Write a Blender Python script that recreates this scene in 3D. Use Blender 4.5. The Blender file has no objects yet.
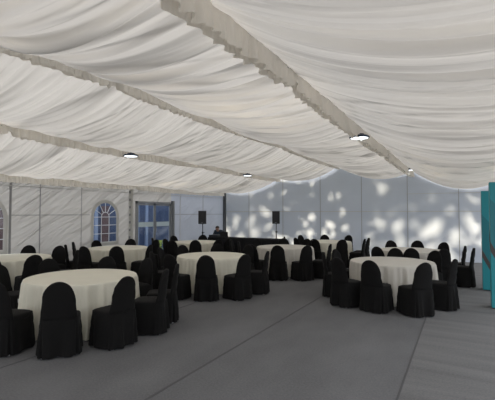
import bpy, bmesh, math, random
import numpy as np
from mathutils import Vector
random.seed(7)
rng = np.random.RandomState(7)
PI = math.pi
S = bpy.context.scene
COL = S.collection

# ------------------------------------------------------------------ helpers
def link(name, me, mat=None, parent=None, loc=None):
    o = bpy.data.objects.new(name, me)
    COL.objects.link(o)
    if mat is not None:
        for m in (mat if isinstance(mat, (list, tuple)) else [mat]):
            me.materials.append(m)
    if parent is not None:
        o.parent = parent
    if loc is not None:
        o.location = loc
    return o

def mesh(name, V, F, smooth=True, mi=None):
    me = bpy.data.meshes.new(name)
    me.from_pydata([tuple(map(float, v)) for v in V], [], F)
    me.update()
    if smooth:
        me.polygons.foreach_set('use_smooth', [True] * len(me.polygons))
    if mi is not None:
        me.polygons.foreach_set('material_index', mi)
    return me

class MB:
    """collects simple shapes for ONE mesh"""
    def __init__(s):
        s.V, s.F, s.M = [], [], []
    def add(s, V, F, m=0):
        n = len(s.V)
        s.V += [tuple(v) for v in V]
        s.F += [tuple(i + n for i in f) for f in F]
        s.M += [m] * len(F)
        return s
    def box(s, x0, x1, y0, y1, z0, z1, m=0, bev=0.0):
        b = bev
        if b <= 0:
            V = [(x0,y0,z0),(x1,y0,z0),(x1,y1,z0),(x0,y1,z0),(x0,y0,z1),(x1,y0,z1),(x1,y1,z1),(x0,y1,z1)]
            return s.add(V, [(0,3,2,1),(4,5,6,7),(0,1,5,4),(1,2,6,5),(2,3,7,6),(3,0,4,7)], m)
        bm = bmesh.new()
        bmesh.ops.create_cube(bm, size=1)
        for v in bm.verts:
            v.co = ((x0+x1)/2+v.co.x*(x1-x0), (y0+y1)/2+v.co.y*(y1-y0), (z0+z1)/2+v.co.z*(z1-z0))
        bmesh.ops.bevel(bm, geom=list(bm.edges), offset=b, segments=2, affect='EDGES', profile=0.6)
        bm.verts.index_update()
        s.add([tuple(v.co) for v in bm.verts], [tuple(v.index for v in f.verts) for f in bm.faces], m)
        bm.free()
        return s
    def loft(s, rings, m=0, cap0=True, cap1=True):
        n = len(rings[0]); V = [p for r in rings for p in r]; F = []
        for i in range(len(rings)-1):
            for j in range(n):
                k = (j+1) % n
                F.append((i*n+j, i*n+k, (i+1)*n+k, (i+1)*n+j))
        if cap0: F.append(tuple(range(n-1, -1, -1)))
        if cap1: F.append(tuple((len(rings)-1)*n+j for j in range(n)))
        return s.add(V, F, m)
    def tube(s, p, q, r, r2=None, n=12, m=0):
        p, q = Vector(p), Vector(q); d = (q-p).normalized()
        u = d.orthogonal().normalized(); w = d.cross(u)
        r2 = r if r2 is None else r2
        R = []
        for c, rr in ((p, r), (q, r2)):
            R.append([tuple(c + u*math.cos(2*PI*k/n)*rr + w*math.sin(2*PI*k/n)*rr) for k in range(n)])
        return s.loft(R, m)
    def lathe(s, prof, cx=0, cy=0, n=32, m=0):
        R = [[(cx+r*math.cos(2*PI*k/n), cy+r*math.sin(2*PI*k/n), z) for k in range(n)] for r, z in prof]
        return s.loft(R, m)
    def build(s, name, mat, parent=None, smooth=False, loc=None, auto=None):
        me = mesh(name, s.V, s.F, smooth, s.M)
        o = link(name, me, mat, parent, loc)
        if auto:
            me.set_sharp_from_angle(angle=math.radians(auto))
        return o

def tag(o, label=None, cat=None, group=None, kind=None):
    if label: o['label'] = label
    if cat: o['category'] = cat
    if group: o['group'] = group
    if kind: o['kind'] = kind
    return o

def empty(name, loc=(0,0,0), rz=0):
    o = bpy.data.objects.new(name, None)
    COL.objects.link(o)
    o.location = loc; o.rotation_euler = (0, 0, rz)
    return o

def copy_tree(o, parent=None):
    c = o.copy(); COL.objects.link(c)
    if parent is not None: c.parent = parent
    for ch in list(o.children):
        copy_tree(ch, c)
    return c

def n1(x, seed=0):
    """smooth 1-D value noise, numpy"""
    tab = np.random.RandomState(seed).rand(4096)
    x = np.asarray(x, float) + 1000.0
    i = np.floor(x).astype(int); f = x - i; f = f*f*(3-2*f)
    return tab[i % 4096]*(1-f) + tab[(i+1) % 4096]*f

# ------------------------------------------------------------------ materials
def mat_new(name):
    m = bpy.data.materials.new(name); m.use_nodes = True
    nt = m.node_tree
    for n in list(nt.nodes): nt.nodes.remove(n)
    out = nt.nodes.new('ShaderNodeOutputMaterial')
    return m, nt, out

def pbr(name, col, rough=0.6, metal=0.0, var=0.0, vscale=8, bump=0.0, bscale=60, spec=0.5, sheen=0.0, emit=None, estr=0):
    m, nt, out = mat_new(name)
    p = nt.nodes.new('ShaderNodeBsdfPrincipled')
    nt.links.new(p.outputs[0], out.inputs[0])
    p.inputs['Base Color'].default_value = (*col, 1)
    p.inputs['Roughness'].default_value = rough
    p.inputs['Metallic'].default_value = metal
    p.inputs['Specular IOR Level'].default_value = spec
    p.inputs['Sheen Weight'].default_value = sheen
    tc = nt.nodes.new('ShaderNodeTexCoord')
    if var > 0:
        t = nt.nodes.new('ShaderNodeTexNoise'); t.inputs['Scale'].default_value = vscale; t.inputs['Detail'].default_value = 5
        nt.links.new(tc.outputs['Object'], t.inputs['Vector'])
        r = nt.nodes.new('ShaderNodeValToRGB')
        r.color_ramp.elements[0].position = 0.3; r.color_ramp.elements[1].position = 0.7
        r.color_ramp.elements[0].color = (*[c*(1-var) for c in col], 1)
        r.color_ramp.elements[1].color = (*[min(1, c*(1+var)) for c in col], 1)
        nt.links.new(t.outputs['Fac'], r.inputs[0]); nt.links.new(r.outputs[0], p.inputs['Base Color'])
    if bump > 0:
        t = nt.nodes.new('ShaderNodeTexNoise'); t.inputs['Scale'].default_value = bscale; t.inputs['Detail'].default_value = 4
        nt.links.new(tc.outputs['Object'], t.inputs['Vector'])
        b = nt.nodes.new('ShaderNodeBump'); b.inputs['Strength'].default_value = bump; b.inputs['Distance'].default_value = 0.02
        nt.links.new(t.outputs['Fac'], b.inputs['Height']); nt.links.new(b.outputs[0], p.inputs['Normal'])
    if emit:
        p.inputs['Emission Color'].default_value = (*emit, 1); p.inputs['Emission Strength'].default_value = estr
    return m

def fabric(name, dcol, tcol, bump=0.0, bscale=(1,1,1), bnoise=3.0, bdist=0.05, rot=(0,0,0), var=0.0):
    """thin cloth: reflects and lets light through"""
    m, nt, out = mat_new(name)
    d = nt.nodes.new('ShaderNodeBsdfDiffuse'); d.inputs['Color'].default_value = (*dcol, 1)
    t = nt.nodes.new('ShaderNodeBsdfTranslucent'); t.inputs['Color'].default_value = (*tcol, 1)
    a = nt.nodes.new('ShaderNodeAddShader')
    nt.links.new(d.outputs[0], a.inputs[0]); nt.links.new(t.outputs[0], a.inputs[1]); nt.links.new(a.outputs[0], out.inputs[0])
    tc = nt.nodes.new('ShaderNodeTexCoord')
    if bump > 0:
        mp = nt.nodes.new('ShaderNodeMapping'); mp.inputs['Scale'].default_value = bscale; pr = nt.nodes.new('ShaderNodeMapping'); pr.inputs['Rotation'].default_value = rot
        nt.links.new(tc.outputs['Object'], pr.inputs[0]); nt.links.new(pr.outputs[0], mp.inputs[0])
        n = nt.nodes.new('ShaderNodeTexNoise'); n.inputs['Scale'].default_value = bnoise; n.inputs['Detail'].default_value = 3
        n.inputs['Distortion'].default_value = 0.6
        nt.links.new(mp.outputs[0], n.inputs['Vector'])
        b = nt.nodes.new('ShaderNodeBump'); b.inputs['Strength'].default_value = bump; b.inputs['Distance'].default_value = bdist
        nt.links.new(n.outputs['Fac'], b.inputs['Height'])
        nt.links.new(b.outputs[0], d.inputs['Normal']); nt.links.new(b.outputs[0], t.inputs['Normal'])
    if var > 0:
        n = nt.nodes.new('ShaderNodeTexNoise'); n.inputs['Scale'].default_value = 1.3; n.inputs['Detail'].default_value = 4
        nt.links.new(tc.outputs['Object'], n.inputs['Vector'])
        r = nt.nodes.new('ShaderNodeValToRGB')
        r.color_ramp.elements[0].position = 0.35; r.color_ramp.elements[1].position = 0.65
        r.color_ramp.elements[0].color = (*[c*(1-var) for c in dcol], 1); r.color_ramp.elements[1].color = (*dcol, 1)
        nt.links.new(n.outputs['Fac'], r.inputs[0]); nt.links.new(r.outputs[0], d.inputs['Color'])
    return m

M = {}
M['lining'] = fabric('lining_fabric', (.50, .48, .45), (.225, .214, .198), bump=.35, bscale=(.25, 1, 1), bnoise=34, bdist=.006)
def paint_creases(m, dcol, tcol):  # mixes the painted crease shade into both cloth colours
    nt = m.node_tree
    at = nt.nodes.new('ShaderNodeAttribute'); at.attribute_name = 'crease_shade'
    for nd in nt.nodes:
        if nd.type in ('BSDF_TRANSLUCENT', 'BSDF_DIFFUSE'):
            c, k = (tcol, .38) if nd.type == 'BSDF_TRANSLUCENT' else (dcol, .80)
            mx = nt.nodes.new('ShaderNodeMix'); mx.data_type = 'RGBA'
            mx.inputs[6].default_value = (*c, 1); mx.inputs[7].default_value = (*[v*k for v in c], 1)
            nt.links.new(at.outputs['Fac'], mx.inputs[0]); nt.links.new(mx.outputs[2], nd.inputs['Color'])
paint_creases(M['lining'], (.50, .48, .45), (.214, .204, .190))
M['pelmet'] = fabric('pelmet_fabric', (.70, .675, .63), (.235, .226, .21), bump=.3, bscale=(1, 1, .15), bnoise=30, bdist=.01)
M['wall_warm'] = fabric('side_wall_vinyl', (.46, .45, .43), (.155, .152, .146), bump=1.0, bscale=(1, .45, 2.4), bnoise=1.5, bdist=.14, rot=(-.55, 0, 0), var=.10)
M['wall_cool'] = fabric('side_wall_vinyl_painted_light', (.42, .43, .46), (.13, .148, .178), bump=.7, bscale=(1, .5, 1.6), bnoise=1.4, bdist=.10, rot=(-.6, 0, 0), var=.08)  # same vinyl, with the bluish light near the corner put into its colour
M['wall_back'] = fabric('back_wall_vinyl', (.40, .415, .45), (.20, .225, .275), bump=.45, bscale=(.8, 1, 1.3), bnoise=1.6, bdist=.05, rot=(0, .5, 0), var=.06)
M['seam'] = fabric('wall_seam', (.28, .28, .28), (.06, .06, .065))
M['seam_lite'] = fabric('wall_seam_pale', (.43, .425, .40), (.135, .135, .13))
M['pole'] = pbr('tent_pole', (.10, .105, .11), .5, .3)
M['black_cloth'] = pbr('black_chair_fabric', (.0062, .0058, .0056), .85, sheen=.02, spec=.15, bump=.25, bscale=25)
M['black_skirt'] = pbr('black_skirt_fabric', (.0055, .0052, .005), .85, sheen=.02, spec=.15, bump=.3, bscale=18)
M['chrome'] = pbr('chair_leg_metal', (.55, .55, .56), .3, .9)
M['cream'] = pbr('cream_tablecloth', (.70, .67, .56), .85, var=.03, vscale=3, bump=.12, bscale=14, spec=.2, sheen=.1)
M['greige'] = pbr('pale_grey_tablecloth', (.56, .53, .47), .8, var=.03, vscale=3, bump=.12, bscale=14, spec=.25, sheen=.1)
M['wood'] = pbr('table_ply', (.35, .25, .15), .6, var=.2)
M['drape'] = pbr('black_table_drape', (.010, .010, .011), .8, spec=.2)
M['speaker'] = pbr('speaker_shell', (.012, .012, .014), .5)
M['grille'] = pbr('speaker_grille', (.02, .02, .022), .7, bump=.6, bscale=200)
M['stand'] = pbr('stand_metal', (.02, .02, .022), .4, .4)
M['alu'] = pbr('aluminium_frame', (.30, .31, .32), .4, .5)
M['alu_dark'] = pbr('aluminium_frame_dark', (.24, .245, .25), .45, .5)
M['frost'] = pbr('frosted_band', (.55, .66, .70), .7)
M['muntin'] = pbr('white_window_bar', (.55, .57, .60), .6)
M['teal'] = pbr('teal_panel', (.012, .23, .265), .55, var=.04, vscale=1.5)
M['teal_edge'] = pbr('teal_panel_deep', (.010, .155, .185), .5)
M['band'] = pbr('dark_brown_band', (.055, .045, .042), .6)
M['lamp_rim'] = pbr('lamp_housing', (.02, .035, .07), .4, .3)
M['lamp_glow'] = pbr('lamp_lens', (.9, .93, .95), .5, emit=(.88, .95, 1.0), estr=2.2)
M['skin'] = pbr('skin', (.30, .17, .12), .6)
M['hair'] = pbr('hair', (.010, .008, .007), .7)
M['shirt'] = pbr('dark_shirt', (.02, .03, .045), .8)
M['case'] = pbr('equipment_case', (.012, .012, .013), .45)
M['outwall'] = pbr('outside_wall', (.06, .085, .15), .8, var=.15)
M['outpost'] = pbr('outside_post', (.30, .36, .48), .7)
M['outdoor'] = pbr('outside_brown_door', (.13, .075, .07), .7, var=.1)
M['bark'] = pbr('bark', (.06, .045, .03), .9, var=.3)
M['leaf'] = pbr('leaf', (.05, .09, .03), .7, var=.3, vscale=2)
M['yellow_leaf'] = pbr('yellow_green_leaf', (.45, .52, .08), .7)
M['pot'] = pbr('planter', (.10, .22, .35), .6)
M['ground'] = pbr('outside_ground', (.10, .10, .09), .95, var=.2, vscale=2)

def glass(name, tint):
    m, nt, out = mat_new(name)
    t = nt.nodes.new('ShaderNodeBsdfTransparent'); t.inputs[0].default_value = (*tint, 1)
    g = nt.nodes.new('ShaderNodeBsdfGlossy'); g.inputs['Roughness'].default_value = .08
    mx = nt.nodes.new('ShaderNodeMixShader'); mx.inputs[0].default_value = .05
    nt.links.new(t.outputs[0], mx.inputs[1]); nt.links.new(g.outputs[0], mx.inputs[2]); nt.links.new(mx.outputs[0], out.inputs[0])
    return m
M['glass'] = glass('clear_glass', (.80, .86, .95))
M['vinyl'] = glass('window_vinyl', (.72, .80, .92))

def carpet(name, col, stripes=False):
    m, nt, out = mat_new(name)
    p = nt.nodes.new('ShaderNodeBsdfPrincipled'); nt.links.new(p.outputs[0], out.inputs[0])
    p.inputs['Roughness'].default_value = .9; p.inputs['Specular IOR Level'].default_value = .2
    tc = nt.nodes.new('ShaderNodeTexCoord')
    a = nt.nodes.new('ShaderNodeTexNoise'); a.inputs['Scale'].default_value = 45; a.inputs['Detail'].default_value = 6; a.inputs['Roughness'].default_value = .75
    b = nt.nodes.new('ShaderNodeTexNoise'); b.inputs['Scale'].default_value = .7; b.inputs['Detail'].default_value = 4
    mp = nt.nodes.new('ShaderNodeMapping')
    mp.inputs['Scale'].default_value = (.6, 7, 1) if stripes else (2.0, 1.0, 1)
    nt.links.new(tc.outputs['Object'], a.inputs['Vector'])
    nt.links.new(tc.outputs['Object'], mp.inputs[0]); nt.links.new(mp.outputs[0], b.inputs['Vector'])
    mx = nt.nodes.new('ShaderNodeMix'); mx.inputs[0].default_value = .4
    nt.links.new(a.outputs['Fac'], mx.inputs[2]); nt.links.new(b.outputs['Fac'], mx.inputs[3])
    r = nt.nodes.new('ShaderNodeValToRGB')
    r.color_ramp.elements[0].position = .36; r.color_ramp.elements[1].position = .64
    k = .26
    r.color_ramp.elements[0].color = (*[c*(1-k) for c in col], 1); r.color_ramp.elements[1].color = (*[c*(1+k) for c in col], 1)
    nt.links.new(mx.outputs[0], r.inputs[0]); nt.links.new(r.outputs[0], p.inputs['Base Color'])
    bp = nt.nodes.new('ShaderNodeBump'); bp.inputs['Strength'].default_value = .3; bp.inputs['Distance'].default_value = .01
    nt.links.new(mx.outputs[0], bp.inputs['Height']); nt.links.new(bp.outputs[0], p.inputs['Normal'])
    return m
M['carpet'] = carpet('grey_carpet', (.142, .143, .148))
M['carpet2'] = carpet('grey_carpet_strip', (.152, .152, .154), True)
M['joint'] = pbr('carpet_joint', (.080, .080, .084), .9)

# ------------------------------------------------------------------ tent geometry
XL, YB = -10.1, 16.0                    # side wall plane, back wall plane
BEAMS = [(-10.02, 2.58, .25), (-7.15, 3.16, .20), (-4.45, 3.58, .18), (-1.64, 3.13, .24), (1.35, 2.76, .26)]  # x, lower edge, height
Y0, Y1 = -2.6, 15.92
RAFT = [4.0, 10.0]

# floor: carpet strips laid side by side, joints between
b = MB()
for x0, x1, m in ((-10.3, -6.65, 0), (-6.65, -4.6, 0), (-4.6, -2.63, 0), (-2.63, -.57, 0), (-.57, 1.5, 1), (1.5, 5.0, 0)):
    b.box(x0, x1, -5, 16.2, -.05, 0, m)
for x, w in ((-6.65, .012), (-4.6, .012), (-2.63, .014), (-.57, .010)):
    b.box(x-w, x+w, -5, 16.0, .0, .003, 2)
f = b.build('floor', [M['carpet'], M['carpet2'], M['joint']]); tag(f, kind='structure')
g = MB().box(-40, 30, -30, 45, -.25, -.06).build('ground', M['ground']); tag(g, kind='structure')

# ceiling lining: gathered cloth swags hung between the beams
def lining():
    V, F, G = [], [], []
    NB, NA = 1150, 40
    ys = np.linspace(Y0, Y1, NB)
    for k in range(4):
        xa, za, ha = BEAMS[k]; xb, zb, hb = BEAMS[k+1]
        za += ha - .035; zb += hb - .035
        sagm = (.34, .33, .34, .42)[k]
        sagy = sagm * (1 + .22*(n1(ys*1.3, 11+k)-.5) + .30*(n1(ys*3.7, 21+k)-.5) + .22*(n1(ys*8.1, 31+k)-.5))
        for r in RAFT:
            sagy *= 1 - .30*np.exp(-((ys-r-.05)/.22)**2)
        base = len(V)
        for i in range(NA+1):
            s = i/NA
            x = xa + (xb-xa)*s
            z = za + (zb-za)*s - sagy*4*s*(1-s)
            env = .22 + .78*math.sin(PI*s)**.8
            w = ys + .10*np.sin(2.2*s + 3*n1(ys*.4, 41+k))          # folds wander a little
            rd = lambda fr, sd: 1 - np.abs(2*n1(w*fr + .6*s*n1(ys*.7, sd+5), sd)-1)
            big = rd(3.6, 51+k)**1.6
            fold = .085*(big-.5) + .055*(rd(8, 61+k)**1.5-.5) + .030*(rd(18, 71+k)-.5)
            z = z + fold*env
            yy = ys + .030*(n1(w*4.0, 81+k)-.5)*env
            # shade of creases and rafter knots, painted into the cloth colour by separate noise
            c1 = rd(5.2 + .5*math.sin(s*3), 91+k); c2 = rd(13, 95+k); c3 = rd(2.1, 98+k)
            shade_amt = 1.0*np.clip((c1-.72)/.28, 0, 1)**1.3*n1(ys*2.3+s*2, 101+k) + .70*np.clip((c2-.7)/.3, 0, 1)*n1(ys*4+s*3, 105+k) + .30*c3*n1(ys*1.1, 108+k)
            shade_amt = shade_amt*(.55+.45*env)
            for r in RAFT: shade_amt = shade_amt + .7*np.exp(-((ys-r-.1*math.sin(s*PI))/(.05+.12*math.sin(PI*s)))**2)*math.exp(-min(s, 1-s)/.12)
            for j in range(NB):
                V.append((x, yy[j], z[j])); G.append(shade_amt[j])
        for i in range(NA):
            for j in range(NB-1):
                p = base + i*NB + j
                F.append((p, p+1, p+NB+1, p+NB))
    me = mesh('ceiling', V, F)
    at = me.attributes.new('crease_shade', 'FLOAT', 'POINT'); at.data.foreach_set('value', np.array(G, dtype=np.float32))
    return me
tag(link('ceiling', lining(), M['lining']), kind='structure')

# gathered pelmets along the beams (both faces of each beam, tied at the rafters)
def pelmet(idx, x0, zl, h):
    V, F, MI = [], [], []
    ys = np.arange(Y0, Y1, .016); n = len(ys)
    edges = [Y0-3.4] + RAFT + [Y1+.3]
    sag = np.zeros(n)
    for e0, e1 in zip(edges[:-1], edges[1:]):
        m = (ys >= e0) & (ys < e1); t = (ys[m]-e0)/(e1-e0)
        sag[m] = .045*4*t*(1-t) - .085*np.exp(-((t)/.022)**2) - .02*np.exp(-((1-t)/.03)**2)
    for side in (-1, 1):
        sd = 100*idx + (7 if side > 0 else 0)
        jag = .020*(n1(ys*9.5, sd+1)-.5) + .020*np.abs(np.sin(ys*19+5*n1(ys*1.7, sd+2)))
        base = len(V); L = 6
        for l in range(L+1):
            t = l/L
            ruf = (.006+.030*t)*(np.sin(ys*46+9*n1(ys*2.3, sd+3))*.6 + (n1(ys*14+t*.8, sd+4)-.5)*1.5)
            z = zl + h - t*h - sag*t - jag*t
            x = x0 + side*(.032 + .010*t) + ruf
            for j in range(n): V.append((x[j], ys[j], z[j]))
        for l in range(L):
            for j in range(n-1):
                p = base+l*n+j
                F.append((p, p+1, p+n+1, p+n))
    o = link('trim_%d' % idx, mesh('trim_pelmet', V, F), M['pelmet'])
    tag(o, kind='structure')
    # the aluminium beam behind it
    bb = MB().box(x0-.02, x0+.02, Y0, Y1, zl+h-.06, zl+h).build('beam', M['alu'], o)
for i, (x, zl, h) in enumerate(BEAMS):
    pelmet(i+1, x, zl, h)

# side wall (left) with arched window openings and the door opening
def arch(t, y0, y1, zs, zt):   # height of the arch at parameter t 0..1
    u = 2*t-1
    return zs + (zt-zs)*math.sqrt(max(0, 1-u*u))
WIN = [(1.05, 1.97), (4.70, 5.62), (8.34, 9.26)]       # y extents
SILL, SPR, TOP = .82, 1.62, 2.08
DOOR = (10.12, 12.04, 2.17)
HW = 2.86
def side_wall():
    b = MB()
    def quad(y0, y1, z0, z1, m=0): b.add([(XL, y0, z0), (XL, y1, z0), (XL, y1, z1), (XL, y0, z1)], [(0,1,2,3)], m)
    cur = -5.0
    for y0, y1 in WIN:
        quad(cur, y0, 0, HW); quad(y0, y1, 0, SILL)
        N = 20
        for k in range(N):
            t0, t1 = k/N, (k+1)/N
            a0, a1 = arch(t0, y0, y1, SPR, TOP), arch(t1, y0, y1, SPR, TOP)
            ya, yb = y0+(y1-y0)*t0, y0+(y1-y0)*t1
            b.add([(XL, ya, a0), (XL, yb, a1), (XL, yb, HW), (XL, ya, HW)], [(0,1,2,3)], 0)
        cur = y1
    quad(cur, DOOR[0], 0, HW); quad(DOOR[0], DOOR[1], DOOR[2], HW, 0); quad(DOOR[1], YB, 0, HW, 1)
    e = .004
    for y, w, m in ((-.2, .03, 3), (2.9, .012, 2), (3.55, .02, 3), (4.28, .012, 3), (5.78, .03, 2), (6.58, .014, 2), (7.9, .010, 2), (14.2, .014, 2), (12.6, .014, 3)):
        b.box(XL+e, XL+e+.006, y-w, y+w, .0, HW, m)
    for y0, y1 in ((-5, .9), (2.1, 4.5), (5.75, 8.2), (12.1, YB)):
        b.box(XL+e, XL+e+.005, y0, y1, 1.685, 1.705, 2)
        b.box(XL+e, XL+e+.004, y0, y1, .60, .615, 3)
    b.box(XL+e, XL+e+.02, -5, YB, HW-.42, HW-.40, 3)
    return b.build('wall_left', [M['wall_warm'], M['wall_cool'], M['seam'], M['seam_lite']])
tag(side_wall(), kind='structure')

# laced lap and pole beside the door, corner pole
b = MB().box(XL+.01, XL+.03, 9.80, 9.98, 0, 2.62)
b.build('trim_6', M['seam_lite']); tag(bpy.data.objects['trim_6'], kind='structure')
b = MB()
for k in range(9): b.box(XL+.03, XL+.045, 9.80, 9.86, .35+k*.26, .43+k*.26)
b.build('lacing', M['alu_dark'], bpy.data.objects['trim_6'])
b = MB().box(-10.06, -9.94, 15.78, 15.90, 0, 2.85, bev=.01)
tag(b.build('trim_7', M['pole']), kind='structure')

# back wall
b = MB()
NX = 60
def roofz(x): return 3.95 - abs(x+4.4)*.20
xs = [XL + (4.0-XL)*k/NX for k in range(NX+1)]
for k in range(NX):
    b.add([(xs[k], YB, 0), (xs[k+1], YB, 0), (xs[k+1], YB, roofz(xs[k+1])), (xs[k], YB, roofz(xs[k]))], [(0,1,2,3)], 0)
for k in range(-1, 8):
    x = -8.75 + 1.725*k
    if x < XL: continue
    b.box(x-.010, x+.010, YB-.012, YB-.004, 0, roofz(x), 1)
b.box(XL, 4.0, YB-.010, YB-.004, 1.80, 1.825, 2)
b.box(-1.9, 4.0, YB-.010, YB-.004, 2.47, 2.485, 2)
tag(b.build('wall_back', [M['wall_back'], M['seam'], M['seam_lite']]), kind='structure')

# arched windows: frame band, bars and clear vinyl
def window(idx, y0, y1):
    root = empty('window_%d' % idx, (XL, (y0+y1)/2, 0)); tag(root, kind='structure')
    N = 24; yc = (y0+y1)/2; w = (y1-y0)/2
    # vinyl
    poly = [(0, -w, SILL), (0, w, SILL)] + [(0, w*math.cos(PI*k/N), SPR+(TOP-SPR)*math.sin(PI*k/N)) for k in range(N+1)]
    MB().add(poly, [tuple(range(len(poly)))]).build('pane', M['vinyl'], root)
    # sewn border
    def outl(o):
        return [(w+o, SILL-o), ] + [((w+o)*math.cos(PI*k/N), SPR+(TOP-SPR+o)*math.sin(PI*k/N)) for k in range(N+1)] + [(-w-o, SILL-o)]
    A, B_ = outl(-.01), outl(.10)
    V, F = [], []
    for p in A: V.append((.012, p[0], p[1]))
    for p in B_: V.append((.012, p[0], p[1]))
    n = len(A)
    for k in range(n): F.append((k, (k+1) % n, n+(k+1) % n, n+k))
    MB().add(V, F).build('border', M['seam_lite'], root)
    # bars
    b = MB(); r = .011
    for t in (-1/3., 1/3.):
        b.tube((.01, w*t, SILL), (.01, w*t, SPR), r, n=6)
    for z in (SILL+.27, SILL+.54, SPR):
        b.tube((.01, -w, z), (.01, w, z), r, n=6)
    ri = w/3
    P = [(.01, ri*math.cos(PI*k/10), SPR+ri*math.sin(PI*k/10)) for k in range(11)]
    for p, q in zip(P[:-1], P[1:]): b.tube(p, q, r, n=6)
    for a in (30, 60, 90, 120, 150):
        a = math.radians(a)
        b.tube((.01, ri*math.cos(a), SPR+ri*math.sin(a)), (.01, w*math.cos(a), SPR+(TOP-SPR)*math.sin(a)), r, n=6)
    b.build('muntin', M['muntin'], root)
for i, (y0, y1) in enumerate(WIN): window(i+1, y0, y1)

# glazed double door
root = empty('door_1', (XL, (DOOR[0]+DOOR[1])/2, 0)); tag(root, kind='structure')
hw = (DOOR[1]-DOOR[0])/2
fr = MB()
fr.box(-.03, .06, -hw, -hw+.075, 0, DOOR[2]); fr.box(-.03, .06, hw-.075, hw, 0, DOOR[2]); fr.box(-.03, .06, -hw, hw, DOOR[2]-.07, DOOR[2])
fr.build('door_frame', M['alu'], root)
MB().box(-.02, .10, hw+.005, hw+.10, 0, DOOR[2]+.05).build('side_post', M['alu_dark'], root)
for s in (-1, 1):
    y0, y1 = (-hw+.08, -.005) if s < 0 else (.005, hw-.08)
    lf = MB()
    lf.box(-.01, .03, y0, y0+.05, .02, DOOR[2]-.08); lf.box(-.01, .03, y1-.05, y1, .02, DOOR[2]-.08)
    lf.box(-.01, .03, y0, y1, .02, .14); lf.box(-.01, .03, y0, y1, DOOR[2]-.14, DOOR[2]-.08)
    leaf = lf.build('door_leaf', M['alu'], root)
    MB().box(.006, .012, y0+.05, y1-.05, .14, DOOR[2]-.14).build('pane', M['glass'], leaf)
    MB().box(.014, .017, y0+.05, y1-.05, 1.25, 1.42).build('frosted_strip', M['frost'], leaf)
    hx = y1-.03 if s < 0 else y0+.03
    MB().tube((.07, hx, 1.05), (.07, hx, 1.45), .014).tube((.03, hx, 1.08), (.07, hx, 1.08), .01).tube((.03, hx, 1.42), (.07, hx, 1.42), .01).build('door_handle', M['alu_dark'], leaf)

# outside, seen through the glass: blue-grey hoarding with posts and a brown door, planter
b = MB().box(-13.6, -13.5, 3, 18.5, -.06, 3.6)
hoard = b.build('hoarding', M['outwall']); tag(hoard, 'blue-grey boarded wall standing outside beyond the glazed door', 'wall')
for y in (6.3, 11.22, 13.6, 14.2, 17.2):
    MB().box(-13.48, -13.38, y-.07, y+.07, -.06, 3.4).build('post', M['outpost'], hoard)
for y0, y1 in ((6.9, 7.5), (11.52, 11.95)):
    MB().box(-13.48, -13.44, y0, y1, -.06, 2.05).build('door', M['outdoor'], hoard)
root = empty('potted_plant', (-11.6, 13.05, -.06)); tag(root, 'yellow-green leafy plant in a blue planter outside the glazed door', 'plant')
MB().lathe([(.12, 0), (.17, .02), (.20, .22), (.20, .24)], n=20).build('planter', M['pot'], root)
b = MB()
for k in range(120):
    a, r, z = random.uniform(0, 2*PI), random.uniform(0, .22), random.uniform(.26, .62)
    c = Vector((r*math.cos(a), r*math.sin(a), z)); d = Vector((random.uniform(-1, 1), random.uniform(-1, 1), random.uniform(.1, 1))).normalized()
    u = d.orthogonal().normalized()
    b.add([c-u*.018, c+d*.045, c+u*.018, c-d*.045], [(0,1,2,3)])
b.build('foliage', M['yellow_leaf'], root)

# ------------------------------------------------------------------ round tables
TH = .755; TR = .825
def make_cloth(seed, feet=(), rot=0.0):
    # feet: chair footprints (x, y, angle) relative to the table
    rs = np.random.RandomState(seed)
    n = 360; th = np.linspace(0, 2*PI, n, endpoint=False)
    ph = rs.rand(6)*6.28
    wave = (.8*np.sin(17*th+ph[0]+1.2*np.sin(2*th+ph[1])) * (.6+.4*np.sin(3*th+ph[2])) + .65*np.sin(31*th+ph[3]+1.5*np.sin(4*th+ph[4]))*(.55+.45*np.sin(5*th+ph[1])) + .3*np.sin(49*th+2*np.sin(3*th)+ph[5]))
    V, F = [], []
    V.append((0, 0, TH))
    rings = [(.25, TH), (.5, TH), (.75, TH), (TR-.015, TH), (TR-.004, TH-.004), (TR+.002, TH-.015)]
    for t in (.05, .1, .18, .28, .4, .52, .64, .76, .88, 1.0):
        rings.append((t, None))
    for r, z in rings:
        for k in range(n):
            if z is not None:
                rr, zz = r, z
            else:
                t = r
                amp = .012 + .046*t**.6
                rr = TR + .006 + .045*t + amp*wave[k]*.75
                zz = TH - .015 - t*(TH-.03)
            if z is None and feet:
                ramp = min(1.0, max(0.0, (TH-.03-zz)/.22))
                an = th[k] + rot; ux, uy = math.cos(an), math.sin(an); lim = rr
                for fx, fy, fa in feet:
                    if ux*fx + uy*fy < 0: continue
                    ca, sa = math.cos(fa), math.sin(fa); q = rr
                    while q > .40:
                        dx, dy = ux*q-fx, uy*q-fy
                        if not (abs(-dx*sa+dy*ca) < .295 and -.38 < dx*ca+dy*sa < .268): break
                        q -= .01
                    lim = min(lim, q)
                rr = rr + (lim-rr)*ramp
            V.append((rr*math.cos(th[k]), rr*math.sin(th[k]), zz))
    for k in range(n): F.append((0, 1+k, 1+(k+1) % n))
    for i in range(len(rings)-1):
        a = 1+i*n
        for k in range(n):
            F.append((a+k, a+n+k, a+n+(k+1) % n, a+(k+1) % n))
    return mesh('tablecloth', V, F)
top_me = MB().lathe([(TR-.03, TH-.03), (TR-.02, TH-.012), (TR-.03, TH-.006)], n=48)
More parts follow.
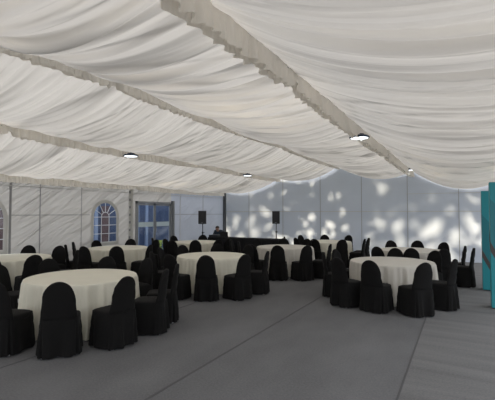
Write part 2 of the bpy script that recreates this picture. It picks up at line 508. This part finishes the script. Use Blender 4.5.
def make_table(name_xy, label, pale, seed, rot, feet):
    root = empty('round_table', (*name_xy, 0), rot)
    tag(root, label, 'table', 'round banquet tables in floor-length cloths')
    me = make_cloth(seed, feet, rot)
    c = bpy.data.objects.new('tablecloth', me); COL.objects.link(c); c.parent = root
    me.materials.append(M['greige'] if pale else M['cream'])
    t = bpy.data.objects.new('tabletop', TOPME); COL.objects.link(t); t.parent = root
    for k in range(4):
        l = bpy.data.objects.new('leg', LEGME); COL.objects.link(l); l.parent = root
        a = PI/4 + k*PI/2
        l.location = (.5*math.cos(a), .5*math.sin(a), 0)
    return root
TOPME = mesh('tabletop', top_me.V, top_me.F, False); TOPME.materials.append(M['wood'])
lm = MB().tube((0, 0, 0), (0, 0, TH-.03), .014)
LEGME = mesh('table_leg', lm.V, lm.F); LEGME.materials.append(M['chrome'])

# ------------------------------------------------------------------ covered banquet chair (faces +y)
def ringpts(hx, hy, cx, cy, z, n, e=3.0, fn=None):
    out = []
    for k in range(n):
        t = 2*PI*k/n
        c, s = math.cos(t), math.sin(t)
        x = hx*math.copysign(abs(c)**(2/e), c); y = hy*math.copysign(abs(s)**(2/e), s)
        f = fn(t, z) if fn else 0
        L = math.hypot(c, s) or 1
        out.append((cx + x + c*f, cy + y + s*f, z))
    return out

def make_chair_parts(seed):
    rs = random.Random(seed); ph = [rs.uniform(0, 6.28) for _ in range(8)]
    # backrest: rounded slab, arched top, slight recline and wrap
    b = MB(); R = []
    zs = [.44, .50, .56, .62, .68, .74, .79, .83, .86, .885, .902, .913, .919]
    for z in zs:
        if z <= .66: w = .214 - .026*(z-.44)/.22
        else:
            u = (z-.66)/.26; w = .186*math.sqrt(max(0.0, 1-u**2.25)) + .003
        th = .036 if z < .86 else .036*math.sqrt(max(.06, 1-((z-.86)/.062)**2))
        cy = -.205 - .055*((z-.44)/.48)
        ring = []
        n = 36
        for k in range(n):
            t = 2*PI*k/n; c, s = math.cos(t), math.sin(t)
            x = w*math.copysign(abs(c)**.75, c); y = th*math.copysign(abs(s)**.8, s)
            wr = .004*math.sin(z*38+x*14+ph[0]) + .003*math.sin(z*61-x*23+ph[1])
            y += .045*(x/.21)**2*0.8 + wr*(1 if s < 0 else -1)
            ring.append((x + .003*math.sin(z*30+ph[2]), cy + y - .018, z))
        R.append(ring)
    b.loft(R)
    back = mesh('backrest', b.V, b.F)
    # seat pad
    b = MB(); R = []
    for z, k in ((.395, 1.0), (.43, 1.02), (.452, 1.01), (.466, .96), (.474, .85), (.478, .5)):
        R.append(ringpts(.216*k, .210*k, 0, -.010, z + 0, 40, 4.5, lambda t, z: .003*math.sin(5*t+ph[3])))
    b.loft(R)
    seat = mesh('seat', b.V, b.F)
    # skirt with box pleats at corners and centre of the back and front
    n = 120; b = MB(); R = []
    for i, z in enumerate((.458, .44, .41, .37, .32, .27, .21, .15, .09, .045, .018)):
        q = (.458-z)/.44
        def fn(t, z, q=q):
            f = .014*q*math.sin(9*t+ph[4]+1.2*math.sin(2*t+ph[5])) + .008*q*math.sin(17*t+ph[6])
            for c0, dep, wd in ((-PI/2, .045, .10), (PI/2, .02, .12), (-PI*.78, .020, .10), (-PI*.22, .020, .10), (PI*.22, .018, .10), (PI*.78, .018, .10)):
                d = (t-c0+PI) % (2*PI) - PI
                f += q**.7*(-dep*math.exp(-(d/wd*1.8)**2) + .35*dep*(math.exp(-((abs(d)-wd*1.5)/wd*1.3)**2)))
            f += .007*math.sin(z*40+3*t+ph[7])*min(1, q*3)*(1-q)
            return f
        R.append(ringpts(.216+.034*q**.8, .232+.030*q**.8, 0, -.030, z + .012*math.sin(3+i)*0, n, 5.0 - 1.4*q, fn))
    b.loft(R, cap0=False, cap1=False)
    skirt = mesh('skirt', b.V, b.F)
    for me, m in ((back, 'black_cloth'), (seat, 'black_cloth'), (skirt, 'black_skirt')): me.materials.append(M[m])
    return back, seat, skirt
lg = MB().tube((0, 0, 0), (0, 0, .42), .012, n=8).tube((0, 0, 0), (0, 0, .022), .018, n=10)
CLEG = mesh('chair_leg', lg.V, lg.F); CLEG.materials.append(M['chrome'])
protos = []
for s in (1, 2, 3, 4):
    root = empty('banquet_chair', (0, 0, 0))
    for nm, me in zip(('backrest', 'seat', 'skirt'), make_chair_parts(s)):
        o = bpy.data.objects.new(nm, me); COL.objects.link(o); o.parent = root
    for sx in (-1, 1):
        for sy in (-1, 1):
            o = bpy.data.objects.new('leg', CLEG); COL.objects.link(o); o.parent = root; o.location = (sx*.172, sy*.185 - (.025 if sy < 0 else 0), 0)
    protos.append(root)
used = set(); cnt = [0]
BT = .25
def seat_spot(x, y, deg, table):
    dx, dy = x-table[0], y-table[1]; d = math.hypot(dx, dy)
    if d < 1.28 and x > -9.7:
        x, y = table[0]+dx*1.28/d, table[1]+dy*1.28/d
    a = math.radians(deg)
    return x + BT*math.cos(a), y + BT*math.sin(a), a
def place_chair(spot, label, group):
    i = cnt[0] % 4; cnt[0] += 1
    if i in used: o = copy_tree(protos[i])
    else: o = protos[i]; used.add(i)
    o.location = (spot[0], spot[1], 0)
    o.rotation_euler = (0, 0, spot[2] - PI/2)
    tag(o, label, 'chair', group)
    return o

TABLES = [
 ('leftmost table', (-8.97, 5.16), 0, 'cream-clothed round table cut off by the left edge, below the first arched window', [
   (-9.84, 6.11, -47, 'against the wall behind it'), (-7.52, 4.79, 166, 'back turned, between it and the nearest table'),
   (-9.02, 6.44, -66, 'far side, broad back facing camera'), (-7.64, 5.86, -138, 'right side, tilted profile'),
   (-8.03, 4.25, 136, 'front side, mostly out of frame')]),
 ('nearest table', (-5.28, 4.17), 0, 'cream-clothed round table nearest the camera, ringed by black covered chairs', [
   (-4.30, 3.06, 134, 'front one with its whole back to camera'), (-3.90, 3.75, 180, 'front right, next to the full back view'),
   (-3.92, 4.55, -150, 'right end, in side profile'), (-4.12, 5.03, -142, 'right end, behind the profile one'),
   (-5.13, 5.42, -99, 'far side right, front of the back visible'), (-5.98, 5.27, -66, 'far side middle, only its rounded top showing'),
   (-6.62, 4.50, -18, 'far side left, low rounded top beyond the cloth'), (-6.53, 3.60, 23, 'left side, at the left picture edge'),
   (-5.04, 2.72, 106, 'front left, cut by the picture edge')]),
 ('centre table', (-5.19, 7.70), 0, 'cream-clothed round table in the middle, directly behind the nearest one', [
   (-4.48, 6.38, 118, 'front one with its back to camera'), (-3.89, 6.90, 163, 'front right, leaning back view'),
   (-3.78, 7.72, 198, 'right end, in side profile facing left'), (-4.93, 8.98, -101, 'far side right, top above the cloth'),
   (-5.81, 8.84, -61, 'far side middle, low rounded top'), (-6.41, 8.11, -19, 'far side left, low rounded top'),
   (-6.42, 7.28, 19, 'left end, facing the cloth'), (-5.90, 6.42, 61, 'front left, behind the nearest table'),
   (-5.16, 6.17, 91, 'front, left of the full back view')]),
 ('window table', (-8.71, 8.10), 0, 'cream-clothed round table in front of the second arched window', [
   (-9.85, 8.23, -6, 'behind it under the arched window'), (-9.37, 9.20, -59, 'behind it below the door post'),
   (-7.65, 7.04, 135, 'front one with its back to camera'), (-8.38, 6.60, 102, 'front left, broad dark back'),
   (-9.10, 6.70, 55, 'left side, narrow and leaning'), (-9.80, 7.46, 45, 'far left side, narrow top by the wall'),
   (-7.25, 7.79, 200, 'right end, in profile with seat showing'), (-8.45, 9.32, -98, 'far right side, top before the glazed door')]),
 ('left loudspeaker table', (-8.11, 11.06), 0, 'cream-clothed round table in front of the lefthand loudspeaker', [
   (-8.96, 9.95, 42, 'left side, thin tilted profile before the door'), (-8.48, 9.86, 73, 'front left, near the door'),
   (-9.37, 11.33, -13, 'against the side wall behind it'), (-8.71, 12.25, -62, 'far side below the loudspeaker'),
   (-7.95, 9.55, 96, 'front left, dark back'), (-7.25, 9.83, 125, 'front one with its back to camera'),
   (-6.80, 10.33, 151, 'front right, dark back'), (-6.82, 10.92, 172, 'right end, paler front showing')]),
 ('right loudspeaker table', (-4.64, 10.69), 1, 'pale round table in front of the righthand loudspeaker and black drapes', [
   (-4.18, 9.26, 108, 'front one with its back to camera'), (-3.61, 9.55, 148, 'front right, leaning back view'),
   (-3.15, 10.28, 188, 'right end, in side profile'), (-4.42, 11.93, -100, 'far side right, low top'),
   (-5.19, 11.87, -65, 'far side middle, low top'), (-5.84, 11.22, -24, 'far side left, before the black drapes'),
   (-5.85, 10.10, 25, 'left end, narrow dark top'), (-4.90, 9.18, 80, 'front left, dark back'),
   (-6.30, 10.38, 17, 'pushed off to the left, before the drapes')]),
 ('farthest table', (-4.21, 13.44), 0, 'small-looking cream round table farthest back near the sunlit wall', [
   (-5.52, 12.78, 25, 'left side, thin black profile'), (-4.96, 12.38, 54, 'front left, narrow top'),
   (-5.39, 13.93, -22, 'far left side, rounded top'), (-4.22, 12.10, 88, 'front, dark back half hidden'),
   (-3.34, 12.22, 125, 'front right with its back to camera'), (-2.81, 12.88, 182, 'right end, in profile'),
   (-2.80, 13.44, 179, 'right end, behind the other profile'), (-3.80, 14.80, -106, 'far side right, top at the wall'),
   (-4.68, 14.63, -68, 'far side left, top at the wall')]),
 ('right front table', (-1.32, 8.58), 1, 'pale round table at front right with cloth flaring beside the chairs', [
   (-2.60, 8.15, 18, 'left end, bluish side profile'), (-2.58, 8.86, -12, 'far left, paler rounded back'),
   (-2.02, 7.24, 60, 'front left, dark tilted back'), (-1.44, 7.10, 76, 'front centre, back to camera'),
   (-0.65, 7.24, 138, 'front right, back to camera'), (-0.16, 8.02, 168, 'right end, in leaning profile'),
   (-0.56, 9.62, -126, 'far right, paler front of back showing'), (-1.42, 9.82, -88, 'far side, low rounded top')]),
 ('right rear table', (-1.26, 11.41), 1, 'pale round table at rear right, close to the sunlit back wall', [
   (-1.88, 10.06, 66, 'front left, rounded dark back'), (-1.05, 10.05, 96, 'front centre, rounded dark back'),
   (-0.39, 10.19, 125, 'front right, half hidden black back'), (0.13, 10.75, 177, 'right end, nearer of the two profiles'),
   (0.02, 11.26, 184, 'right end, farther of the two profiles'), (-0.49, 12.45, -126, 'far right, rounded top'),
   (-1.22, 12.85, -91, 'far side right of centre, low top'), (-1.93, 12.50, -59, 'far side left, low top')]),
]
spots = []
for (tn, xy, pale, lab, chairs) in TABLES:
    spots.append([seat_spot(x, y, d + random.uniform(-3, 3), xy) for (x, y, d, side) in chairs])
# no two chairs may stand inside one another, nor in another table's cloth: nudge them apart
def corners(sp, m=0.0):
    x, y, a = sp; c, n_ = math.cos(a), math.sin(a)
    return [(x+u*c-v*n_, y+u*n_+v*c) for u, v in ((.225+m, .262+m), (.225+m, -.262-m), (-.325-m, -.262-m), (-.325-m, .262+m))]
def push(A, B):
    pa, pb = corners(A), corners(B); best = None
    for P in (pa, pb):
        for k in range(4):
            ex, ey = P[k][0]-P[k-1][0], P[k][1]-P[k-1][1]; L = math.hypot(ex, ey); nx, ny = -ey/L, ex/L
            a = [nx*x+ny*y for x, y in pa]; b_ = [nx*x+ny*y for x, y in pb]
            o = min(max(a), max(b_)) - max(min(a), min(b_))
            if o <= 0: return None
            if best is None or o < best[0]:
                sg = 1 if sum(a) < sum(b_) else -1
                best = (o, nx*sg, ny*sg)
    return best
for it in range(30):
    hit = 0
    flat = [(t, c) for t in range(len(spots)) for c in range(len(spots[t]))]
    for u in range(len(flat)):
        for v in range(u+1, len(flat)):
            (t1, c1), (t2, c2) = flat[u], flat[v]
            A, B = spots[t1][c1], spots[t2][c2]
            if (A[0]-B[0])**2 + (A[1]-B[1])**2 > .8: continue
            r = push(A, B)
            if r:
                hit += 1; o, nx, ny = r; o = o/2 + .004
                spots[t1][c1] = (A[0]-nx*o, A[1]-ny*o, A[2]); spots[t2][c2] = (B[0]+nx*o, B[1]+ny*o, B[2])
    for t, c in flat:                                          # keep the chairs off the side wall
        x, y, a = spots[t][c]; m = min(p[0] for p in corners((x, y, a)))
        if m < XL+.04: spots[t][c] = (x + XL+.04-m, y, a)
    if not hit: break
for i, (tn, xy, pale, lab, chairs) in enumerate(TABLES):
    feet = [(x-xy[0], y-xy[1], a) for row in spots for (x, y, a) in row if math.hypot(x-xy[0], y-xy[1]) < 1.5]
    make_table(xy, lab, pale, 3+i, i*1.1, feet)
    for sp, (x, y, d, side) in zip(spots[i], chairs):
        place_chair(sp, 'black covered chair at the %s, %s' % (tn, side), 'black covered chairs at the %s' % tn)

# ------------------------------------------------------------------ black draped tables along the back
def draped_table(x0, x1, label):
    cx, cy = (x0+x1)/2, 13.82; hx, hy, H = (x1-x0)/2, .34, .74
    root = empty('draped_table', (cx, cy, 0)); tag(root, label, 'table', 'black draped tables along the back')
    n = 200; R = []
    for q in np.linspace(0, 1, 9):
        z = H - .012 - q*(H-.03)
        def fn(t, z, q=q): return .018*q*math.sin(26*t + 2*math.sin(3*t+x0)) + .008*q*math.sin(47*t)
        R.append(ringpts(hx+.006*q, hy+.03*q, 0, 0, z, n, 12, fn))
    R.insert(0, ringpts(hx-.008, hy-.008, 0, 0, H, n, 12))
    MB().loft(R, cap1=False).build('drape', M['drape'], root, smooth=True, auto=50)
    MB().box(-hx+.03, hx-.03, -hy+.03, hy-.03, H-.035, H-.015).build('tabletop', M['wood'], root)
    for sx in (-1, 1):
        for sy in (-1, 1):
            MB().tube((sx*(hx-.12), sy*(hy-.08), 0), (sx*(hx-.12), sy*(hy-.08), H-.03), .014).build('leg', M['chrome'], root)
draped_table(-9.38, -7.85, 'long table in black drape with sound equipment on its left end')
draped_table(-7.77, -6.14, 'long table in black drape with a bare top, right of the equipment table')

# sound equipment on the left end
root = empty('equipment_case', (-9.12, 13.72, .742), .1); tag(root, 'low black equipment case on the left end of the draped table', 'equipment')
MB().box(-.20, .20, -.20, .20, 0, .10, bev=.01).build('case_body', M['case'], root)
b = MB()
for k in range(8): b.tube((-.15+.04*k, .05, .10), (-.15+.04*k, .05, .115), .010, n=8)
b.build('control_knobs', M['alu_dark'], root)
root = empty('laptop', (-8.72, 13.86, .742), .25); tag(root, 'open black laptop on the draped table before the seated person', 'laptop')
MB().box(-.17, .17, -.12, .12, 0, .018, bev=.004).build('keyboard_base', M['case'], root)
b = MB().box(-.17, .17, -.006, .006, 0, .22, bev=.004).build('screen', M['case'], root); b.location = (0, -.12, .018); b.rotation_euler = (math.radians(12), 0, 0)

# ------------------------------------------------------------------ loudspeakers on tripods
def speaker_set(x, y, rz, z0, h, side):
    t = empty('speaker_stand', (x, y, 0), rz)
    tag(t, 'black tripod stand holding the %s loudspeaker' % side, 'stand', 'loudspeaker stands')
    MB().tube((0, 0, .35), (0, 0, z0-.0205), .017).build('pole', M['stand'], t)
    MB().tube((0, 0, .30), (0, 0, .95), .024).tube((0, 0, .93), (0, 0, .99), .034).build('collar', M['stand'], t)
    MB().tube((.03, 0, .96), (.075, 0, .96), .012).build('knob', M['stand'], t)
    for k in range(3):
        a = k*2*PI/3 + .4
        p = (.42*math.cos(a), .42*math.sin(a), .015)
        l = MB().tube((.03*math.cos(a), .03*math.sin(a), .62), p, .011).tube((.02*math.cos(a), .02*math.sin(a), .33), (.26*math.cos(a), .26*math.sin(a), .25), .008)
        lo = l.build('leg', M['stand'], t)
        MB().tube((p[0]*.97, p[1]*.97, .03), (p[0]*1.03, p[1]*1.03, .0), .018).build('rubber_foot', M['stand'], lo)
    s = empty('loudspeaker', (x, y, z0), rz)
    tag(s, 'black %s loudspeaker raised on a tripod before the pale wall' % side, 'speaker', 'loudspeakers on stands')
    w = .155; b = MB(); R = []
    pl = [(-w, -.14), (w, -.14), (w*.96, .02), (w*.62, .15), (-w*.62, .15), (-w*.96, .02)]
    for z, k in ((0, .94), (.012, 1), (h-.012, 1), (h, .94)):
        R.append([(px*k, py*k, z) for px, py in pl])
    b.loft(R).build('cabinet', M['speaker'], s)
    MB().box(-w+.014, w-.014, -.152, -.139, .02, h-.02, bev=.006).build('grille', M['grille'], s)
    MB().lathe([(.03, -.02), (.03, .0)], n=16).build('pole_socket', M['stand'], s)
    MB().box(-.025, .025, -.158, -.152, .035, .05).build('badge', M['alu'], s)
speaker_set(-9.22, 12.95, .45, 1.31, .53, 'lefthand')
speaker_set(-6.87, 14.94, .35, 1.30, .53, 'righthand')

# ------------------------------------------------------------------ seated person behind the equipment
px, py = -9.60, 14.80
st = protos[0]
ch = copy_tree(protos[1]); ch.location = (px-.02, py+.10, 0); ch.rotation_euler = (0, 0, math.radians(-170))
tag(ch, 'black covered chair behind the draped table, holding the seated person', 'chair')
root = empty('person', (px, py-.05, .065), math.radians(190)); tag(root, 'person with short dark hair in dark top, sitting bowed behind the draped table', 'person')
def skinned(name, joints, edges, mat, parent, sub=2):
    me = bpy.data.meshes.new(name)
    me.from_pydata([j[0] for j in joints], edges, [])
    o = link(name, me, mat, parent)
    md = o.modifiers.new('skin', 'SKIN')
    sk = me.skin_vertices[0] if me.skin_vertices else None
    if sk is None:
        bpy.context.view_layer.update()
    for v, j in zip(me.skin_vertices[0].data, joints): v.radius = (j[1], j[2] if len(j) > 2 else j[1])
    me.skin_vertices[0].data[0].use_root = True
    md.use_smooth_shade = True
    ss = o.modifiers.new('sub', 'SUBSURF'); ss.levels = sub; ss.render_levels = sub
    return o
# local frame: faces +y, seat height .47, hands on the lap
J = [((0, 0, .56), .14, .11), ((0, .02, .70), .13, .10), ((0, .06, .83), .15, .10), ((0, .13, .90), .06), ((0, .18, .93), .055),   # pelvis..neck
     ((0, .21, .965), .082), ((0, .215, 1.02), .080), ((0, .20, 1.06), .055),
     ((.16, .06, .87), .055), ((.22, .08, .70), .042), ((.17, .24, .62), .032), ((.11, .32, .62), .024),
     ((-.16, .06, .87), .055), ((-.22, .08, .70), .042), ((-.17, .24, .62), .032), ((-.11, .32, .62), .024),
     ((.10, .06, .55), .085), ((.13, .40, .53), .065), ((.13, .42, .09), .042), ((.13, .45, -.01), .034), ((.13, .56, -.032), .028),
     ((-.10, .06, .55), .085), ((-.13, .40, .53), .065), ((-.13, .42, .09), .042), ((-.13, .45, -.01), .034), ((-.13, .56, -.032), .028)]
E_ = [(0,1),(1,2),(2,3),(3,4),(4,5),(5,6),(6,7),(2,8),(8,9),(9,10),(10,11),(2,12),(12,13),(13,14),(14,15),(0,16),(16,17),(17,18),(18,19),(19,20),(0,21),(21,22),(22,23),(23,24),(24,25)]
for s, wi in ((1, 11), (-1, 15)):
    base = len(J); cx, cy, cz = s*.085, .365, .615
    J.append(((cx, cy, cz), .022, .014)); E_.append((wi, base))
    for k in range(4):
        fx = cx - s*(.030 - .019*k); L = (.055, .064, .060, .046)[k]
        a = len(J)
        J.append(((fx, cy+.030, cz+.004), .009)); J.append(((fx - s*.004, cy+.030+L*.5, cz), .008)); J.append(((fx - s*.008, cy+.030+L*.85, cz-.014), .007))
        E_ += [(base, a), (a, a+1), (a+1, a+2)]
    a = len(J)
    J.append(((cx - s*.034, cy+.002, cz+.008), .009)); J.append(((cx - s*.048, cy+.030, cz+.006), .008))
    E_ += [(base, a), (a, a+1)]
body = skinned('body', J, E_, M['skin'], root)
# clothing: sweater shell and trousers over the same joints
def grow(j, d): return (j[0], j[1]+d, (j[2] if len(j) > 2 else j[1])+d)
tj = [0, 1, 2, 3, 8, 9, 10, 12, 13, 14]
mp_ = {v: i for i, v in enumerate(tj)}
skinned('jumper', [grow(J[v], .014) for v in tj], [(mp_[a], mp_[b_]) for a, b_ in E_ if a in mp_ and b_ in mp_], M['shirt'], root)
tj = [0, 16, 17, 18, 21, 22, 23]
mp_ = {v: i for i, v in enumerate(tj)}
skinned('trousers', [grow(J[v], .014) for v in tj], [(mp_[a], mp_[b_]) for a, b_ in E_ if a in mp_ and b_ in mp_], M['case'], root)
def ball(c, r, n=20, m=12, sq=(1, 1, 1), z0=-1.0):
    R = []
    for i in range(m+1):
        ph = -PI/2 + PI*i/m
        if math.sin(ph) < z0: continue
        R.append([(c[0]+sq[0]*r*math.cos(ph)*math.cos(2*PI*k/n), c[1]+sq[1]*r*math.cos(ph)*math.sin(2*PI*k/n), c[2]+sq[2]*r*math.sin(ph)) for k in range(n)])
    return R
MB().loft(ball((0, .185, 1.03), .094, sq=(.95, 1.05, .85), z0=-.25)).build('hair', M['hair'], root, smooth=True)
MB().loft(ball((0, .292, .99), .016, sq=(.8, 1.2, 1.3))).build('nose', M['skin'], root, smooth=True)
for sx in (-1, 1):
    MB().loft(ball((sx*.083, .205, .995), .022, sq=(.4, .8, 1.2))).build('ear', M['skin'], root, smooth=True)
    MB().loft(ball((sx*.03, .283, 1.013), .009)).build('eye', M['hair'], root, smooth=True)
MB().box(-.022, .022, .278, .287, .957, .963).build('mouth', M['hair'], root)

# ------------------------------------------------------------------ hanging disc lamps
LAMPS = [(-1.60, 7.04, 3.10, 'largest disc lamp, hanging from the middle of the righthand pelmet', .165),
         (-1.60, 14.3, 3.22, 'disc lamp at the far end of the righthand pelmet, near the back wall', .165),
         (-6.95, 6.80, 3.12, 'disc lamp under the lefthand pelmet above the arched window', .165),
         (-6.95, 12.6, 3.14, 'small-looking disc lamp at far end of the lefthand pelmet above the draped tables', .165)]
for x, y, z, lab, r in LAMPS:
    t = empty('disc_lamp', (x, y, z)); tag(t, lab, 'lamp', 'round lamps hung from the pelmets')
    MB().lathe([(r, -.012), (r+.012, -.004), (r+.012, .012), (r-.01, .028), (.09, .034), (.085, .06), (.05, .065)], n=40).build('housing', M['lamp_rim'], t, smooth=True, auto=35)
    MB().lathe([(r-.03, -.016), (r-.012, -.012), (r-.010, -.006)], n=40).build('lens', M['lamp_glow'], t)
    top = (3.35 if x > -3 else 3.38) - z
    MB().tube((0, 0, .06), (0, 0, .12), .02).tube((0, 0, .12), (0, 0, top), .005).build('hanger', M['alu_dark'], t)

# ------------------------------------------------------------------ teal display pillars
def pillar(x0, x1, y0, y1, H, zb, label):
    root = empty('display_pillar', ((x0+x1)/2, (y0+y1)/2, 0)); tag(root, label, 'display panel', 'teal display pillars')
    hx, hy = (x1-x0)/2, (y1-y0)/2
    MB().box(-hx, hx, -hy, hy, .02, H, bev=.006).build('panel', M['teal'], root)
    e = .003
    # dark band dropping steeply to the right on the front, darker teal above it
    z0, th, yf, zb_ = zb, .17, -hy-e, .05
    b = MB().add([(-hx, yf, z0), (-hx, yf, z0-th), (-hx+(z0-th-zb_)/2, yf, zb_), (-hx+(z0-zb_)/2, yf, zb_)], [(0,1,2,3)])
    b.add([(-hx-e, -hy, z0), (-hx-e, hy, z0+.22), (-hx-e, hy, z0+.22-th), (-hx-e, -hy, z0-th)], [(0,1,2,3)])
    b.build('dark_band', M['band'], root)
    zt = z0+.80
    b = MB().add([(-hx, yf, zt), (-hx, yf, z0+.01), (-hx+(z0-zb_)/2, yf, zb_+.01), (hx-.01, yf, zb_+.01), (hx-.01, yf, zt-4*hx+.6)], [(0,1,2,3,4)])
    b.build('darker_teal_field', M['teal_edge'], root)
    MB().box(-hx+.02, hx-.02, -hy+.02, hy-.02, 0, .02).build('foot', M['case'], root)
pillar(.37, 1.12, 10.35, 10.62, 2.25, .92, 'shorter-looking teal display pillar with dark diagonal band, standing behind the other')
pillar(.435, 1.15, 8.45, 8.75, 2.32, 1.22, 'tall teal display pillar with dark diagonal band at the right picture edge')

# ------------------------------------------------------------------ trees outside the back wall (dapple it with light)
def tree(x, y, H, label, seed):
    rs = random.Random(seed)
    root = empty('tree', (x, y, -.06)); tag(root, label, 'tree', 'trees behind the tent')
    b = MB()
    b.tube((0, 0, 0), (.1, 0, H*.45), .16, .11).tube((.1, 0, H*.45), (0, .1, H*.85), .11, .04)
    for k in range(9):
        a = rs.uniform(0, 2*PI); z = rs.uniform(H*.12, H*.7)
        b.tube((.05, 0, z), (1.6*math.cos(a), .8*math.sin(a), z+rs.uniform(.4, 1.1)), .045, .012, n=6)
    b.build('trunk', M['bark'], root)
    b = MB()
    for k in range(TN):
        z = rs.uniform(0, 1)
        zz = .35 + (H-.35)*z
        zt = 1.0 + (y-16)*.36
        thin = 1.0 if zz > zt+1.0 else .33 + .55*max(0, (zz-zt)/1.0)
        if rs.random() > thin: continue
        rx = 2.15
        c = Vector((rs.uniform(-rx, rx), rs.uniform(-.9, .9), zz))
        m = rs.choice((5, 6, 7)); r = rs.uniform(.14, .28)
        ax = Vector((rs.uniform(-.5, .5), -1, rs.uniform(-.5, .5))).normalized(); u = ax.orthogonal().normalized(); w = ax.cross(u)
        P = []
        for q in range(m):
            an = 2*PI*q/m + rs.uniform(-.3, .3); rr = r*rs.uniform(.6, 1.15)
            P.append(c + u*math.cos(an)*rr + w*math.sin(an)*rr)
        b.add(P, [tuple(range(m))])
    b.build('foliage', M['leaf'], root)
TN = 2100
for i, (x, lab) in enumerate(((-12.5, 'tree beyond the left end of the back wall'), (-8.6, 'tree behind the draped tables, outside'), (-4.7, 'tree behind the farthest table, outside'),
                              (-.8, 'tree behind the rear right table, outside'), (3.1, 'tree behind the teal pillars, outside'), (7.0, 'tree outside, beyond the right end of the back wall'))):
    tree(x, 20.0 + 2.6*(i % 2), 12.5, lab, 50+i)

# ------------------------------------------------------------------ light
w = bpy.data.worlds.new('sky'); S.world = w; w.use_nodes = True
nt = w.node_tree
bg = nt.nodes['Background']
tc = nt.nodes.new('ShaderNodeTexCoord'); sp = nt.nodes.new('ShaderNodeSeparateXYZ')
nt.links.new(tc.outputs['Generated'], sp.inputs[0])
rp = nt.nodes.new('ShaderNodeValToRGB')
rp.color_ramp.elements[0].position = 0.0; rp.color_ramp.elements[0].color = (.85, .90, .98, 1)
rp.color_ramp.elements[1].position = 1.0; rp.color_ramp.elements[1].color = (1.0, 1.0, 1.02, 1)
nt.links.new(sp.outputs['Z'], rp.inputs[0]); nt.links.new(rp.outputs[0], bg.inputs['Color'])
bg.inputs['Strength'].default_value = 2.0

def sun(name, az_from, el, strength, ang, col):
    d = bpy.data.lights.new(name, 'SUN'); d.energy = strength; d.angle = math.radians(ang); d.color = col
    o = bpy.data.objects.new(name, d); COL.objects.link(o)
    v = Vector((math.cos(math.radians(az_from))*math.cos(math.radians(el)), math.sin(math.radians(az_from))*math.cos(math.radians(el)), math.sin(math.radians(el))))
    o.rotation_euler = v.to_track_quat('Z', 'Y').to_euler()
    return o
sun('low_sun', 80, 20, 15.0, 3.0, (1.0, .84, .58))
sun('added_fold_sun', 228, 48, 2.6, 12, (1.0, .97, .93))  # added second sun, brings out contrast in the lining folds

# ------------------------------------------------------------------ camera
cd = bpy.data.cameras.new('camera'); cam = bpy.data.objects.new('camera', cd); COL.objects.link(cam)
cam.location = (0, 0, 1.75)
cam.rotation_euler = (math.radians(90 + 1.91), 0, math.radians(28.9))
cd.sensor_width = 36; cd.lens = 36*390/495; cd.clip_start = .05; cd.clip_end = 300
S.camera = cam
S.view_settings.view_transform = 'Standard'
S.view_settings.look = 'None'
S.cycles.use_denoising = True
S.cycles.max_bounces = 8; S.cycles.diffuse_bounces = 5; S.cycles.transparent_max_bounces = 8
S.cycles.sample_clamp_indirect = 6
